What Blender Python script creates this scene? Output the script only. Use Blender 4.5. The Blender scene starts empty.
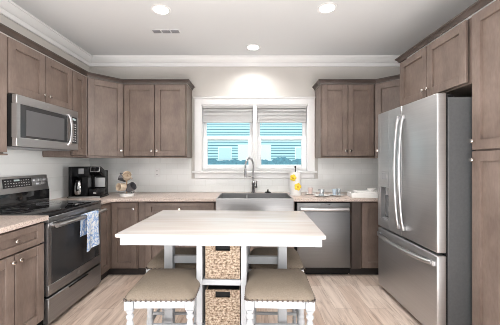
import bpy, bmesh, math, random
from mathutils import Vector, Matrix
random.seed(7)
C = bpy.context.scene.collection
PI = math.pi
# ------------------------------------------------------------------ camera
EYE = 1.31
cam = bpy.data.objects.new('camera', bpy.data.cameras.new('camera'))
C.objects.link(cam)
cam.location = (0, 0, EYE)
cam.rotation_euler = (PI/2, 0, 0)
cam.data.sensor_width = 36
cam.data.lens = 273/500*36
cam.data.shift_y = -0.001
cam.data.clip_start = 0.02
bpy.context.scene.camera = cam
# ------------------------------------------------------------------ world, lights, exposure
wd = bpy.data.worlds.new('sky'); bpy.context.scene.world = wd
wd.use_nodes = True
bg = wd.node_tree.nodes['Background']
bg.inputs[0].default_value = (0.93, 0.97, 1.0, 1)
bg.inputs[1].default_value = 0.5
vs = bpy.context.scene.view_settings
vs.view_transform = 'Standard'; vs.look = 'None'; vs.gamma = 1; vs.use_curve_mapping = False
vs.exposure = 0.45
bpy.context.scene.cycles.filter_width = 0.9
R_0 = -PI/2
sn = bpy.data.objects.new('sun', bpy.data.lights.new('sun', 'SUN')); C.objects.link(sn)
sn.data.energy = 2.5; sn.data.angle = math.radians(2); sn.rotation_euler = (math.radians(42), 0, math.radians(-12))
def area(name, loc, rot, sx, sy, power, col=(1, 1, 1), shape='RECTANGLE'):
    l = bpy.data.lights.new(name, 'AREA'); l.shape = shape; l.size = sx
    if shape == 'RECTANGLE': l.size_y = sy
    l.energy = power; l.color = col
    o = bpy.data.objects.new(name, l); C.objects.link(o)
    o.location = loc; o.rotation_euler = rot
    return o
area('rear_fill_light', (0.1, -4.6, 1.5), (math.radians(96), 0, 0), 5.0, 2.2, 8, (1.0, 0.99, 0.97))  # added unseen fill panel behind the camera
area('left_fill_light', (-5.6, -0.6, 1.4), (math.radians(95), 0, R_0), 4.0, 2.2, 360, (1.0, 0.99, 0.97))  # unseen fill lamp added on the left, brightens the right-hand cabinets
area('right_fill_light', (5.6, -0.6, 1.4), (math.radians(95), 0, -R_0), 4.0, 2.2, 360, (1.0, 0.99, 0.97))  # unseen fill lamp added on the right, brightens the left-hand cabinets
area('upward_fill_light', (0.0, -0.5, 0.1), (math.radians(174), 0, 0), 4.2, 3.0, 165, (0.97, 0.985, 1.0))  # added unseen uplight, imitates floor bounce to brighten the ceiling

# ------------------------------------------------------------------ materials
def mat(name, col, rough=0.5, metal=0.0, **kw):
    m = bpy.data.materials.new(name); m.use_nodes = True
    nt = m.node_tree; b = nt.nodes['Principled BSDF']
    b.inputs['Base Color'].default_value = (*col, 1)
    b.inputs['Roughness'].default_value = rough
    b.inputs['Metallic'].default_value = metal
    for k, v in kw.items():
        b.inputs[k.replace('_', ' ')].default_value = v
    return m
def N(nt, t, **kw):
    n = nt.nodes.new(t)
    for k, v in kw.items():
        setattr(n, k, v)
    return n
def ramp(nt, stops):
    r = nt.nodes.new('ShaderNodeValToRGB')
    e = r.color_ramp.elements
    while len(e) < len(stops): e.new(0.5)
    for i, (p, c) in enumerate(stops):
        e[i].position = p; e[i].color = (*c, 1)
    return r
def coords(nt, scale, rot=(0, 0, 0), kind='Object'):
    tc = nt.nodes.new('ShaderNodeTexCoord'); mp = nt.nodes.new('ShaderNodeMapping')
    mp.inputs['Scale'].default_value = scale; mp.inputs['Rotation'].default_value = rot
    nt.links.new(tc.outputs[kind], mp.inputs['Vector'])
    return mp.outputs['Vector']
def bump(nt, src, strength, dist=0.002):
    b = nt.nodes.new('ShaderNodeBump'); b.inputs['Strength'].default_value = strength
    b.inputs['Distance'].default_value = dist
    nt.links.new(src, b.inputs['Height'])
    nt.links.new(b.outputs['Normal'], nt.nodes['Principled BSDF'].inputs['Normal'])
def noise_mat(name, stops, scale, nscale=1.0, detail=4, rough=0.5, metal=0.0, b=0.0, bd=0.002, distortion=0.0, **kw):
    m = mat(name, stops[0][1], rough, metal, **kw)
    nt = m.node_tree
    n = nt.nodes.new('ShaderNodeTexNoise')
    n.inputs['Scale'].default_value = nscale; n.inputs['Detail'].default_value = detail
    n.inputs['Distortion'].default_value = distortion
    nt.links.new(coords(nt, scale), n.inputs['Vector'])
    r = ramp(nt, stops)
    nt.links.new(n.outputs['Fac'], r.inputs['Fac'])
    nt.links.new(r.outputs['Color'], nt.nodes['Principled BSDF'].inputs['Base Color'])
    if b: bump(nt, n.outputs['Fac'], b, bd)
    return m
def wood_mat(name, dark, mid, light, rough=0.42, horizontal=False):
    m = mat(name, mid, rough); nt = m.node_tree
    s1 = (6, 6, 1.6) if not horizontal else (1.1, 9, 9)
    n1 = nt.nodes.new('ShaderNodeTexNoise'); n1.inputs['Scale'].default_value = 1.3; n1.inputs['Detail'].default_value = 5
    n1.inputs['Distortion'].default_value = 0.6
    nt.links.new(coords(nt, s1), n1.inputs['Vector'])
    n2 = nt.nodes.new('ShaderNodeTexNoise'); n2.inputs['Scale'].default_value = 5.0; n2.inputs['Detail'].default_value = 3
    nt.links.new(coords(nt, (1, 1, 1)), n2.inputs['Vector'])
    n3 = nt.nodes.new('ShaderNodeTexNoise'); n3.inputs['Scale'].default_value = 14.0; n3.inputs['Detail'].default_value = 2
    nt.links.new(coords(nt, s1), n3.inputs['Vector'])
    a = N(nt, 'ShaderNodeMath', operation='ADD'); nt.links.new(n1.outputs['Fac'], a.inputs[0]); nt.links.new(n2.outputs['Fac'], a.inputs[1])
    a2 = N(nt, 'ShaderNodeMath', operation='MULTIPLY_ADD'); nt.links.new(n3.outputs['Fac'], a2.inputs[0]); a2.inputs[1].default_value = 0.5
    nt.links.new(a.outputs[0], a2.inputs[2])
    d = N(nt, 'ShaderNodeMath', operation='MULTIPLY'); nt.links.new(a2.outputs[0], d.inputs[0]); d.inputs[1].default_value = 0.4
    r = ramp(nt, [(0.36, dark), (0.5, mid), (0.64, light)])
    nt.links.new(d.outputs[0], r.inputs['Fac'])
    nt.links.new(r.outputs['Color'], nt.nodes['Principled BSDF'].inputs['Base Color'])
    bump(nt, n3.outputs['Fac'], 0.08, 0.001)
    return m
M = {}
M['cab'] = wood_mat('grey_brown_birch', (0.128, 0.093, 0.077), (0.175, 0.131, 0.109), (0.225, 0.173, 0.147))
M['cab_dark'] = wood_mat('dark_stained_trim_and_shade', (0.045, 0.033, 0.028), (0.062, 0.046, 0.039), (0.082, 0.062, 0.054))
M['cab_in'] = mat('cabinet_box', (0.085, 0.062, 0.054), 0.6)
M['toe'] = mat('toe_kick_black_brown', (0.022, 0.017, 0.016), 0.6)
M['nickel'] = mat('brushed_nickel', (0.80, 0.76, 0.71), 0.22, 1.0)
M['chrome'] = mat('chrome', (0.82, 0.82, 0.83), 0.1, 1.0)
M['faucet'] = mat('faucet_steel', (0.42, 0.42, 0.43), 0.22, 1.0)
def steel(name, a, b_, rough, scale=(2, 2, 90)):
    return noise_mat(name, [(0.3, a), (0.7, b_)], scale, 1.0, 2, rough, 1.0, 0.02, 0.0005)
M['steel'] = steel('stainless_steel', (0.235, 0.235, 0.24), (0.25, 0.25, 0.255), 0.45)
M['steel_light'] = steel('light_stainless_steel', (0.50, 0.50, 0.505), (0.53, 0.53, 0.535), 0.45)
M['steel_sink'] = steel('sink_steel', (0.38, 0.38, 0.385), (0.44, 0.44, 0.445), 0.38)
M['steel_dark'] = steel('slate_stainless_steel', (0.33, 0.335, 0.345), (0.38, 0.385, 0.395), 0.38)
M['steel_bright'] = mat('polished_handle_steel', (0.62, 0.62, 0.63), 0.28, 1.0)
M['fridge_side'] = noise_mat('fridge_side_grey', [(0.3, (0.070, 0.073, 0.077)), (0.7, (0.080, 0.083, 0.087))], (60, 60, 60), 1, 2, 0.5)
M['black_gloss'] = mat('black_glass', (0.012, 0.012, 0.013), 0.06)
M['oven_glass'] = mat('smoked_oven_glass', (0.035, 0.036, 0.038), 0.08)
M['black'] = mat('black_plastic', (0.006, 0.006, 0.007), 0.25, 0, Specular_IOR_Level=0.25)
M['black_matte'] = mat('matte_black', (0.010, 0.010, 0.010), 0.7, 0, Specular_IOR_Level=0.2)
M['grey_plastic'] = mat('grey_plastic', (0.25, 0.25, 0.26), 0.4)
M['button'] = mat('printed_buttons', (0.45, 0.45, 0.46), 0.5)
M['display'] = mat('display', (0.5, 0.62, 0.62), 0.4)
M['wall'] = noise_mat('wall_paint', [(0.3, (0.565, 0.545, 0.515)), (0.7, (0.585, 0.565, 0.535))], (3, 3, 3), 2, 3, 0.75)
M['ceiling'] = mat('ceiling_paint', (0.70, 0.712, 0.72), 0.8)
M['trim'] = mat('white_trim_paint', (0.80, 0.80, 0.80), 0.35)
M['vinyl'] = mat('white_vinyl', (0.90, 0.91, 0.92), 0.3)
M['blind'] = mat('white_blind_slats', (0.55, 0.55, 0.55), 0.4)
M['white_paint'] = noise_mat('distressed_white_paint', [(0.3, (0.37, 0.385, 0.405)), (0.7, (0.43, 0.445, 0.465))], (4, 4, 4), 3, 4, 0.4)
M['lampglass'] = mat('lamp_diffuser', (1, 1, 1), 0.5, Emission_Color=(1, 0.98, 0.94, 1), Emission_Strength=7.0)
M['white_china'] = mat('white_china', (0.82, 0.81, 0.79), 0.15)
M['cream'] = mat('cream_glaze', (0.66, 0.55, 0.43), 0.25)
M['grey_glaze'] = mat('charcoal_glaze', (0.09, 0.09, 0.10), 0.25)
M['bamboo'] = mat('light_wood', (0.55, 0.38, 0.24), 0.5)
M['yellow'] = mat('yellow_print', (0.85, 0.62, 0.05), 0.6)
M['leafgreen'] = mat('leaf_green', (0.22, 0.30, 0.08), 0.6)
M['pink'] = mat('pale_red_glass', (0.78, 0.62, 0.58), 0.2)
M['bluegl'] = mat('pale_blue_pattern', (0.50, 0.60, 0.70), 0.3)
def glass_mat(name, tint=(1, 1, 1), gloss=0.08):
    m = bpy.data.materials.new(name); m.use_nodes = True; nt = m.node_tree; nt.nodes.clear()
    out = nt.nodes.new('ShaderNodeOutputMaterial'); mx = nt.nodes.new('ShaderNodeMixShader')
    t = nt.nodes.new('ShaderNodeBsdfTransparent'); g = nt.nodes.new('ShaderNodeBsdfGlossy')
    t.inputs[0].default_value = (*tint, 1); g.inputs['Roughness'].default_value = 0.03
    lw = nt.nodes.new('ShaderNodeLayerWeight'); lw.inputs[0].default_value = 0.25
    mu = N(nt, 'ShaderNodeMath', operation='MULTIPLY_ADD'); mu.inputs[1].default_value = 0.5; mu.inputs[2].default_value = gloss
    nt.links.new(lw.outputs['Fresnel'], mu.inputs[0]); nt.links.new(mu.outputs[0], mx.inputs[0])
    nt.links.new(t.outputs[0], mx.inputs[1]); nt.links.new(g.outputs[0], mx.inputs[2]); nt.links.new(mx.outputs[0], out.inputs[0])
    return m
M['glass'] = glass_mat('window_glass', (0.90, 0.99, 1.0), 0.03)
M['clear_glass'] = glass_mat('clear_drinking_glass', (0.90, 0.93, 0.95), 0.12)
M['carafe_glass'] = glass_mat('carafe_glass', (0.55, 0.56, 0.58), 0.42)

def counter_mat():
    m = mat('speckled_pink_beige_granite', (0.5, 0.4, 0.35), 0.28); nt = m.node_tree
    n = nt.nodes.new('ShaderNodeTexNoise'); n.inputs['Scale'].default_value = 90; n.inputs['Detail'].default_value = 6
    nt.links.new(coords(nt, (1, 1, 1)), n.inputs['Vector'])
    v = nt.nodes.new('ShaderNodeTexVoronoi'); v.inputs['Scale'].default_value = 160
    nt.links.new(coords(nt, (1, 1, 1)), v.inputs['Vector'])
    a = N(nt, 'ShaderNodeMath', operation='MULTIPLY_ADD'); a.inputs[1].default_value = 0.35
    nt.links.new(v.outputs['Color'], a.inputs[0]); nt.links.new(n.outputs['Fac'], a.inputs[2])
    r = ramp(nt, [(0.45, (0.32, 0.245, 0.215)), (0.60, (0.50, 0.405, 0.355)), (0.85, (0.62, 0.53, 0.48))])
    nt.links.new(a.outputs[0], r.inputs['Fac']); nt.links.new(r.outputs['Color'], nt.nodes['Principled BSDF'].inputs['Base Color'])
    return m
M['counter'] = counter_mat()
def floor_mat():
    m = mat('light_oak_planks', (0.5, 0.4, 0.33), 0.38); nt = m.node_tree; P = nt.nodes['Principled BSDF']
    br = nt.nodes.new('ShaderNodeTexBrick')
    br.offset = 0.37; br.offset_frequency = 2; br.squash = 1
    for k, v in (('Scale', 1.0), ('Mortar Size', 0.0012), ('Mortar Smooth', 0.3), ('Bias', 0.0), ('Brick Width', 1.22), ('Row Height', 0.152)):
        br.inputs[k].default_value = v
    br.inputs['Color1'].default_value = (0.60, 0.475, 0.395, 1); br.inputs['Color2'].default_value = (0.76, 0.655, 0.58, 1)
    br.inputs['Mortar'].default_value = (0.34, 0.26, 0.21, 1)
    nt.links.new(coords(nt, (1, 1, 1), (0, 0, PI/2)), br.inputs['Vector'])
    n = nt.nodes.new('ShaderNodeTexNoise'); n.inputs['Scale'].default_value = 1.6; n.inputs['Detail'].default_value = 7
    n.inputs['Distortion'].default_value = 1.4; n.inputs['Roughness'].default_value = 0.62
    nt.links.new(coords(nt, (9, 1.1, 1)), n.inputs['Vector'])
    r = ramp(nt, [(0.30, (0.50, 0.42, 0.37)), (0.47, (0.92, 0.88, 0.85)), (0.62, (1.15, 1.14, 1.13))])
    nt.links.new(n.outputs['Fac'], r.inputs['Fac'])
    mx = N(nt, 'ShaderNodeMix', data_type='RGBA', blend_type='MULTIPLY'); mx.inputs[0].default_value = 0.85
    nt.links.new(br.outputs['Color'], mx.inputs[6]); nt.links.new(r.outputs['Color'], mx.inputs[7])
    nt.links.new(mx.outputs[2], P.inputs['Base Color'])
    bump(nt, n.outputs['Fac'], 0.1, 0.002)
    return m
M['floor'] = floor_mat()
def tile_mat(name, rot):
    m = mat(name, (0.7, 0.7, 0.7), 0.16); nt = m.node_tree; P = nt.nodes['Principled BSDF']
    br = nt.nodes.new('ShaderNodeTexBrick'); br.offset = 0.5
    for k, v in (('Scale', 1.0), ('Mortar Size', 0.0016), ('Mortar Smooth', 0.2), ('Brick Width', 0.152), ('Row Height', 0.076)):
        br.inputs[k].default_value = v
    br.inputs['Color1'].default_value = (0.82, 0.84, 0.835, 1); br.inputs['Color2'].default_value = (0.87, 0.885, 0.88, 1)
    br.inputs['Mortar'].default_value = (0.76, 0.77, 0.76, 1)
    nt.links.new(coords(nt, (1, 1, 1), rot), br.inputs['Vector'])
    nt.links.new(br.outputs['Color'], P.inputs['Base Color'])
    inv = N(nt, 'ShaderNodeMath', operation='SUBTRACT'); inv.inputs[0].default_value = 1
    nt.links.new(br.outputs['Fac'], inv.inputs[1]); bump(nt, inv.outputs[0], 0.35, 0.002)
    return m
M['tile_back'] = tile_mat('white_subway_tile_back', (-PI/2, 0, 0))
M['tile_side'] = tile_mat('white_subway_tile_side', (-PI/2, 0, -PI/2))
M['tabletop'] = noise_mat('whitewashed_tabletop', [(0.30, (0.49, 0.44, 0.405)), (0.5, (0.53, 0.495, 0.47)), (0.68, (0.56, 0.54, 0.525))], (1.2, 11, 8), 1.2, 5, 0.22, 0, 0.03, 0.001, 0.4)
M['linen'] = noise_mat('taupe_linen', [(0.3, (0.150, 0.122, 0.093)), (0.7, (0.195, 0.160, 0.124))], (150, 150, 150), 1, 3, 0.9, 0, 0.2, 0.001)
M['nail'] = mat('dark_nailhead', (0.12, 0.10, 0.09), 0.3, 0.9)
M['siding'] = mat('pale_aqua_siding', (0.62, 0.86, 0.90), 0.8)
M['roof_and_lap_shade'] = mat('shingle_and_lap_shade', (0.20, 0.38, 0.46), 0.9)
M['teal'] = noise_mat('teal_hedge_leaves', [(0.3, (0.04, 0.13, 0.18)), (0.7, (0.09, 0.25, 0.31))], (3, 3, 3), 2, 3, 0.8)
M['pane_out'] = mat('pale_reflective_pane', (0.62, 0.80, 0.84), 0.2)
M['ext_white'] = mat('white_exterior_paint', (0.9, 0.92, 0.92), 0.7)
M['concrete'] = mat('pale_concrete', (0.7, 0.72, 0.72), 0.9)
def weave_mat():
    m = mat('woven_seagrass', (0.5, 0.38, 0.25), 0.75); nt = m.node_tree
    n = nt.nodes.new('ShaderNodeTexNoise'); n.inputs['Scale'].default_value = 75; n.inputs['Detail'].default_value = 3
    nt.links.new(coords(nt, (1, 1, 1.3)), n.inputs['Vector'])
    r = ramp(nt, [(0.33, (0.10, 0.065, 0.04)), (0.47, (0.26, 0.19, 0.135)), (0.62, (0.42, 0.34, 0.26))])
    nt.links.new(n.outputs['Fac'], r.inputs['Fac']); nt.links.new(r.outputs['Color'], nt.nodes['Principled BSDF'].inputs['Base Color'])
    return m
M['weave'] = weave_mat()
def towel_mat():
    m = mat('blue_leaf_print_cotton', (0.8, 0.8, 0.85), 0.9); nt = m.node_tree
    v = nt.nodes.new('ShaderNodeTexNoise'); v.inputs['Scale'].default_value = 16; v.inputs['Detail'].default_value = 3; v.inputs['Distortion'].default_value = 1.8
    nt.links.new(coords(nt, (1, 1, 0.8)), v.inputs['Vector'])
    r = ramp(nt, [(0.44, (0.80, 0.84, 0.90)), (0.49, (0.34, 0.50, 0.78)), (0.56, (0.20, 0.38, 0.72)), (0.60, (0.74, 0.81, 0.90))])
    nt.links.new(v.outputs['Fac'], r.inputs['Fac']); nt.links.new(r.outputs['Color'], nt.nodes['Principled BSDF'].inputs['Base Color'])
    return m
M['towel'] = towel_mat()
M['paper'] = mat('white_paper', (0.80, 0.79, 0.78), 0.9)

# ------------------------------------------------------------------ mesh helpers
class MB:
    def __init__(s): s.bm = bmesh.new()
    def _add(s, t, mi, mtx=None):
        if mtx is not None: t.transform(mtx)
        for f in t.faces: f.material_index = mi
        me = bpy.data.meshes.new('tmp'); t.to_mesh(me); t.free()
        s.bm.from_mesh(me); bpy.data.meshes.remove(me)
        return s
    def box(s, x0, x1, y0, y1, z0, z1, bev=0.0, mi=0, seg=1, mtx=None):
        t = bmesh.new(); bmesh.ops.create_cube(t, size=1)
        for v in t.verts:
            v.co = Vector(((x0+x1)/2+v.co.x*(x1-x0), (y0+y1)/2+v.co.y*(y1-y0), (z0+z1)/2+v.co.z*(z1-z0)))
        if bev: bmesh.ops.bevel(t, geom=t.edges[:], offset=bev, segments=seg, affect='EDGES', profile=0.5)
        return s._add(t, mi, mtx)
    def lathe(s, prof, cx=0, cy=0, cz=0, n=24, mi=0, mtx=None, cap=True):
        t = bmesh.new(); rings = []
        for r, z in prof:
            rings.append([t.verts.new((cx+r*math.cos(2*PI*k/n), cy+r*math.sin(2*PI*k/n), cz+z)) for k in range(n)])
        for a, b in zip(rings, rings[1:]):
            for k in range(n): t.faces.new((a[k], a[(k+1) % n], b[(k+1) % n], b[k]))
        if cap:
            if prof[0][0] > 1e-5: t.faces.new(list(reversed(rings[0])))
            if prof[-1][0] > 1e-5: t.faces.new(rings[-1])
        bmesh.ops.remove_doubles(t, verts=t.verts[:], dist=1e-6)
        bmesh.ops.recalc_face_normals(t, faces=t.faces[:])
        return s._add(t, mi, mtx)
    def tube(s, pts, r, n=10, mi=0, mtx=None, flat=None, closed=False):
        pts = [Vector(p) for p in pts]; t = bmesh.new(); rings = []
        up = Vector((0, 0, 1)); last = None
        m = len(pts)
        for i, p in enumerate(pts):
            if closed: d = pts[(i+1) % m]-pts[i-1]
            else: d = (pts[min(i+1, m-1)]-pts[max(i-1, 0)])
            d.normalize()
            if last is None:
                a = d.cross(up)
                if a.length < 0.05: a = d.cross(Vector((1, 0, 0)))
            else: a = last - d*last.dot(d)
            a.normalize(); b = d.cross(a); last = a
            rr = r[i] if isinstance(r, (list, tuple)) else r
            fl = flat or 1.0
            rings.append([t.verts.new(p + a*math.cos(2*PI*k/n)*rr + b*math.sin(2*PI*k/n)*rr*fl) for k in range(n)])
        prs = list(zip(rings, rings[1:]))
        if closed: prs.append((rings[-1], rings[0]))
        for a, b in prs:
            for k in range(n): t.faces.new((a[k], a[(k+1) % n], b[(k+1) % n], b[k]))
        if not closed:
            t.faces.new(list(reversed(rings[0]))); t.faces.new(rings[-1])
        bmesh.ops.recalc_face_normals(t, faces=t.faces[:])
        return s._add(t, mi, mtx)
    def prism(s, poly, z0, z1, bev=0.0, mi=0, mtx=None):
        t = bmesh.new(); vs_ = [t.verts.new((x, y, z0)) for x, y in poly]
        f = t.faces.new(vs_); r = bmesh.ops.extrude_face_region(t, geom=[f])
        for v in r['geom']:
            if isinstance(v, bmesh.types.BMVert): v.co.z = z1
        bmesh.ops.recalc_face_normals(t, faces=t.faces[:])
        if bev: bmesh.ops.bevel(t, geom=[e for e in t.edges if abs(e.verts[0].co.z-e.verts[1].co.z) < 1e-6], offset=bev, segments=2, affect='EDGES', profile=0.5)
        return s._add(t, mi, mtx)
    def ball(s, c, r, mi=0, seg=10, sc=(1, 1, 1), mtx=None):
        t = bmesh.new(); bmesh.ops.create_uvsphere(t, u_segments=seg, v_segments=max(5, seg//2), radius=r)
        for v in t.verts: v.co = Vector((c[0]+v.co.x*sc[0], c[1]+v.co.y*sc[1], c[2]+v.co.z*sc[2]))
        return s._add(t, mi, mtx)
    def grid(s, fn, nu, nv, mi=0, closeu=False):
        t = bmesh.new(); g = [[t.verts.new(fn(i/nu, j/nv)) for j in range(nv+1)] for i in range(nu+1)]
        for i in range(nu):
            for j in range(nv): t.faces.new((g[i][j], g[i+1][j], g[i+1][j+1], g[i][j+1]))
        return s._add(t, mi)
    def build(s, name, mats, parent=None, sharp=38):
        for f in s.bm.faces: f.smooth = True
        for e in s.bm.edges:
            e.smooth = len(e.link_faces) == 2 and e.calc_face_angle(0) < math.radians(sharp)
        me = bpy.data.meshes.new(name); s.bm.to_mesh(me); s.bm.free()
        for m_ in (mats if isinstance(mats, (list, tuple)) else [mats]): me.materials.append(m_)
        o = bpy.data.objects.new(name, me); C.objects.link(o)
        if parent is not None: o.parent = parent
        return o
def R(axis, a, at=(0, 0, 0)):
    return Matrix.Translation(at) @ Matrix.Rotation(a, 4, axis) @ Matrix.Translation([-c for c in at])
def tag(o, label, cat, group=None):
    o['label'] = label; o['category'] = cat
    if group: o['group'] = group
    return o
def thing(name, label, cat, loc=(0, 0, 0), rz=0.0, group=None):
    o = bpy.data.objects.new(name, None); C.objects.link(o); o.location = loc; o.rotation_euler = (0, 0, rz)
    o.empty_display_size = 0.1
    return tag(o, label, cat, group)
def struct(o):
    o['kind'] = 'structure'; return o
def copy_tree(root, loc, rz, label, group=None):
    r = root.copy(); C.objects.link(r); r.location = loc; r.rotation_euler = (0, 0, rz); r['label'] = label
    for ch in list(root.children):
        c = ch.copy(); C.objects.link(c); c.parent = r
        for g in list(ch.children):
            d = g.copy(); C.objects.link(d); d.parent = c
    return r
L_, R_ = PI/2, -PI/2        # facing of the left run and of the right run

# ------------------------------------------------------------------ room shell
XL, XR, YB, H = -2.19, 2.17, 3.73, 2.74
Y0 = -5.0; YW = 0.75
WX0, WX1, WZ0, WZ1 = -0.665, 0.79, 1.185, 2.09      # window opening
struct(MB().box(XL-0.15, XR+0.15, YW, YB+0.15, -0.12, 0).box(-6, 6, Y0, YW, -0.12, 0).build('floor', M['floor']))
struct(MB().box(XL-0.15, XR+0.15, YW, YB+0.15, H, H+0.12).box(-6, 6, Y0, YW, H, H+0.12).build('ceiling', M['ceiling']))
struct(MB().box(XL-0.15, XL, YW, YB+0.15, 0, H).build('wall_left', M['wall']))
struct(MB().box(XR, XR+0.15, YW, YB+0.15, 0, H).build('wall_right', M['wall']))
w = MB()
w.box(XL, WX0, YB, YB+0.15, 0, H).box(WX1, XR, YB, YB+0.15, 0, H).box(WX0, WX1, YB, YB+0.15, 0, WZ0).box(WX0, WX1, YB, YB+0.15, WZ1, H)
struct(w.build('wall_back', M['wall']))
# crown moulding at the ceiling (profile offset out, down)
def crown_run(p0, p1, inward, prof, z, name, mt, miter0=0, miter1=0, parent=None):
    p0, p1, inward = Vector(p0), Vector(p1), Vector(inward); d = (p1-p0).normalized()
    t = MB(); bm = t.bm; rows = []
    for off, dz in prof:
        a = p0 + inward*off + d*miter0*off; b = p1 + inward*off + d*miter1*off
        rows.append((bm.verts.new((a.x, a.y, z+dz)), bm.verts.new((b.x, b.y, z+dz))))
    n = len(rows)
    for i in range(n):
        a, b = rows[i], rows[(i+1) % n]; bm.faces.new((a[0], a[1], b[1], b[0]))
    bm.faces.new([r[0] for r in rows]); bm.faces.new([r[1] for r in reversed(rows)])
    bmesh.ops.recalc_face_normals(bm, faces=bm.faces[:])
    return t.build(name, mt, parent)
CP = [(0.001, -0.001), (0.075, -0.001), (0.075, -0.02), (0.066, -0.024), (0.055, -0.045), (0.038, -0.07), (0.026, -0.082), (0.020, -0.085), (0.020, -0.125), (0.014, -0.130), (0.001, -0.130)]
struct(crown_run((XL, YW), (XL, YB), (1, 0), CP, H, 'trim_1', M['trim'], 0, -1))
struct(crown_run((XL, YB), (XR, YB), (0, -1), CP, H, 'trim_2', M['trim'], 1, -1))
struct(crown_run((XR, YB), (XR, YW), (-1, 0), CP, H, 'trim_3', M['trim'], 1, 0))
# tiled backsplash
bs = MB()
bs.box(XL+0.009, -0.80, YB-0.008, YB-0.0005, 0.898, 1.372).box(-0.80, 0.93, YB-0.008, YB-0.0005, 0.898, 1.083).box(0.93, XR-0.001, YB-0.008, YB-0.0005, 0.898, 1.372)
struct(bs.build('wall_tile_back', M['tile_back']))
struct(MB().box(XL+0.0005, XL+0.008, 1.2, YB-0.0085, 0.898, 1.372).box(XL+0.0005, XL+0.008, 2.095, 2.865, 1.372, 1.43).build('wall_tile_left', M['tile_side']))

# ------------------------------------------------------------------ window
win = struct(bpy.data.objects.new('window_1', None)); C.objects.link(win); win.location = (0, YB, 0)
f = MB()
cz1 = 2.175
f.box(-0.755, WX0, -0.02, -0.0005, WZ0, cz1, 0.002).box(WX1, 0.88, -0.02, -0.0005, WZ0, cz1, 0.002)
f.box(WX0, WX1, -0.02, -0.0005, WZ1, cz1, 0.002).box(-0.775, 0.90, -0.032, -0.0005, cz1, cz1+0.022, 0.003)
f.build('casing', M['trim'], win)
f = MB(); f.box(-0.785, 0.91, -0.045, 0.06, WZ0-0.025, WZ0+0.0, 0.004)
f.build('window_sill', M['trim'], win)
MB().box(-0.755, 0.88, -0.018, -0.0005, 1.085, WZ0-0.0255, 0.003).build('apron', M['trim'], win)
f = MB(); MX0, MX1 = 0.02, 0.115
for a, b in ((WX0, WX0+0.012), (WX1-0.012, WX1), ): f.box(a, b, 0.0, 0.13, WZ0, WZ1)
f.box(WX0, WX1, 0, 0.13, WZ1-0.012, WZ1)
f.box(MX0+0.02, MX1-0.02, -0.012, 0.125, WZ0, WZ1, 0.002)
f.box(WX0+0.012, WX1-0.012, 0.062, 0.13, WZ0, WZ0+0.035)
f.build('jamb', M['trim'], win)
for (a, b) in ((WX0+0.012, MX0+0.02), (MX1-0.02, WX1-0.012)):
    zm = 1.632
    for nm, z0, z1, yy, fr, rb, rt in (('lower_sash', WZ0+0.035, zm+0.036, 0.066, 0.062, 0.045, 0.045), ('upper_sash', zm-0.034, WZ1-0.012, 0.092, 0.045, 0.045, 0.045)):
        s_ = MB()
        s_.box(a, a+fr, yy, yy+0.025, z0, z1, 0.002).box(b-fr, b, yy, yy+0.025, z0, z1, 0.002)
        s_.box(a+fr, b-fr, yy, yy+0.025, z0, z0+rb, 0.002).box(a+fr, b-fr, yy, yy+0.025, z1-rt, z1, 0.002)
        so = s_.build(nm, M['vinyl'], win)
        MB().box(a+fr, b-fr, yy+0.010, yy+0.014, z0+rb, z1-rt).build('pane', M['glass'], so)
# blinds
for (a, b, lab) in ((WX0+0.016, MX0+0.018, 'raised white slatted blind over the left half of the window'), (MX1-0.018, WX1-0.016, 'raised white slatted blind over the right half of the window')):
    bl = thing('window_blind', lab, 'window blind', (0, YB, 0), 0, 'white blinds in the window')
    MB().box(a, b, 0.005, 0.055, 2.045, WZ1-0.013, 0.003).build('valance', M['blind'], bl)
    t = MB(); z = 2.043
    for k in range(6):
        t.box(a+0.004, b-0.004, 0.012, 0.050, z-0.012, z-0.001, 0.002, mtx=R('X', math.radians(-6 if k % 2 else 5), (0, 0.03, z-0.005)))
        t.box(a+0.008, b-0.008, 0.016, 0.046, z-0.026, z-0.0135, 0.002); z -= 0.0285
    t.build('raised_slats', M['blind'], bl)
    MB().box(a+0.004, b-0.004, 0.010, 0.052, z-0.020, z-0.001, 0.003).build('bottom_rail', M['blind'], bl)
    t = MB()
    t.tube([(a+0.06, 0.008, 2.05), (a+0.06, 0.006, 1.80)], 0.0015, 6)
    t.build('pull_cord', M['blind'], bl)
# ------------------------------------------------------------------ outdoors
struct(MB().box(-30, 30, YB+0.16, 40, -0.6, -0.5).build('ground', M['concrete']))
hs = thing('house', 'pale aqua lap-sided neighbouring house seen through the window', 'house', (0, 17, -0.5))
t = MB(); t.box(-9, 9, 0, 7, 0, 6.0, mi=1)  # dark backing colour paints the shadow lines between the siding boards
for k in range(36): t.box(-9, 9, -0.07, 0, 0.165*k+0.060, 0.165*k+0.165, 0.0)
t.build('wall', [M['siding'], M['roof_and_lap_shade']], hs)
MB().prism([(-9.5, -0.5), (9.5, -0.5), (9.5, 7.5), (-9.5, 7.5)], 6.0, 6.8).build('roof', M['roof_and_lap_shade'], hs)
MB().box(-0.75, 1.30, -0.14, -0.071, 0, 2.86, 0.01).build('door', M['ext_white'], hs)
for x in (-1.55, 3.2):
    wf = MB().box(x-0.42, x+0.42, -0.11, -0.071, 1.9, 2.75, 0.01).build('window', M['ext_white'], hs)
    MB().box(x-0.36, x+0.36, -0.12, -0.1105, 1.96, 2.69).build('pane', M['pane_out'], wf)
gw = thing('garden_wall', 'low white garden wall outside the window below the hedge', 'garden wall', (0, 13.5, -0.5))
MB().box(-7, 7, 0, 0.25, 0, 1.62, 0.01).build('wall', M['ext_white'], gw)
MB().box(-7, 7, -0.04, 0.29, 1.6205, 1.68, 0.01).build('coping', M['ext_white'], gw)
hg = thing('hedge', 'low dark teal clipped hedge outside the window behind the white garden wall', 'hedge', (0, 14.3, -0.5))
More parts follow.
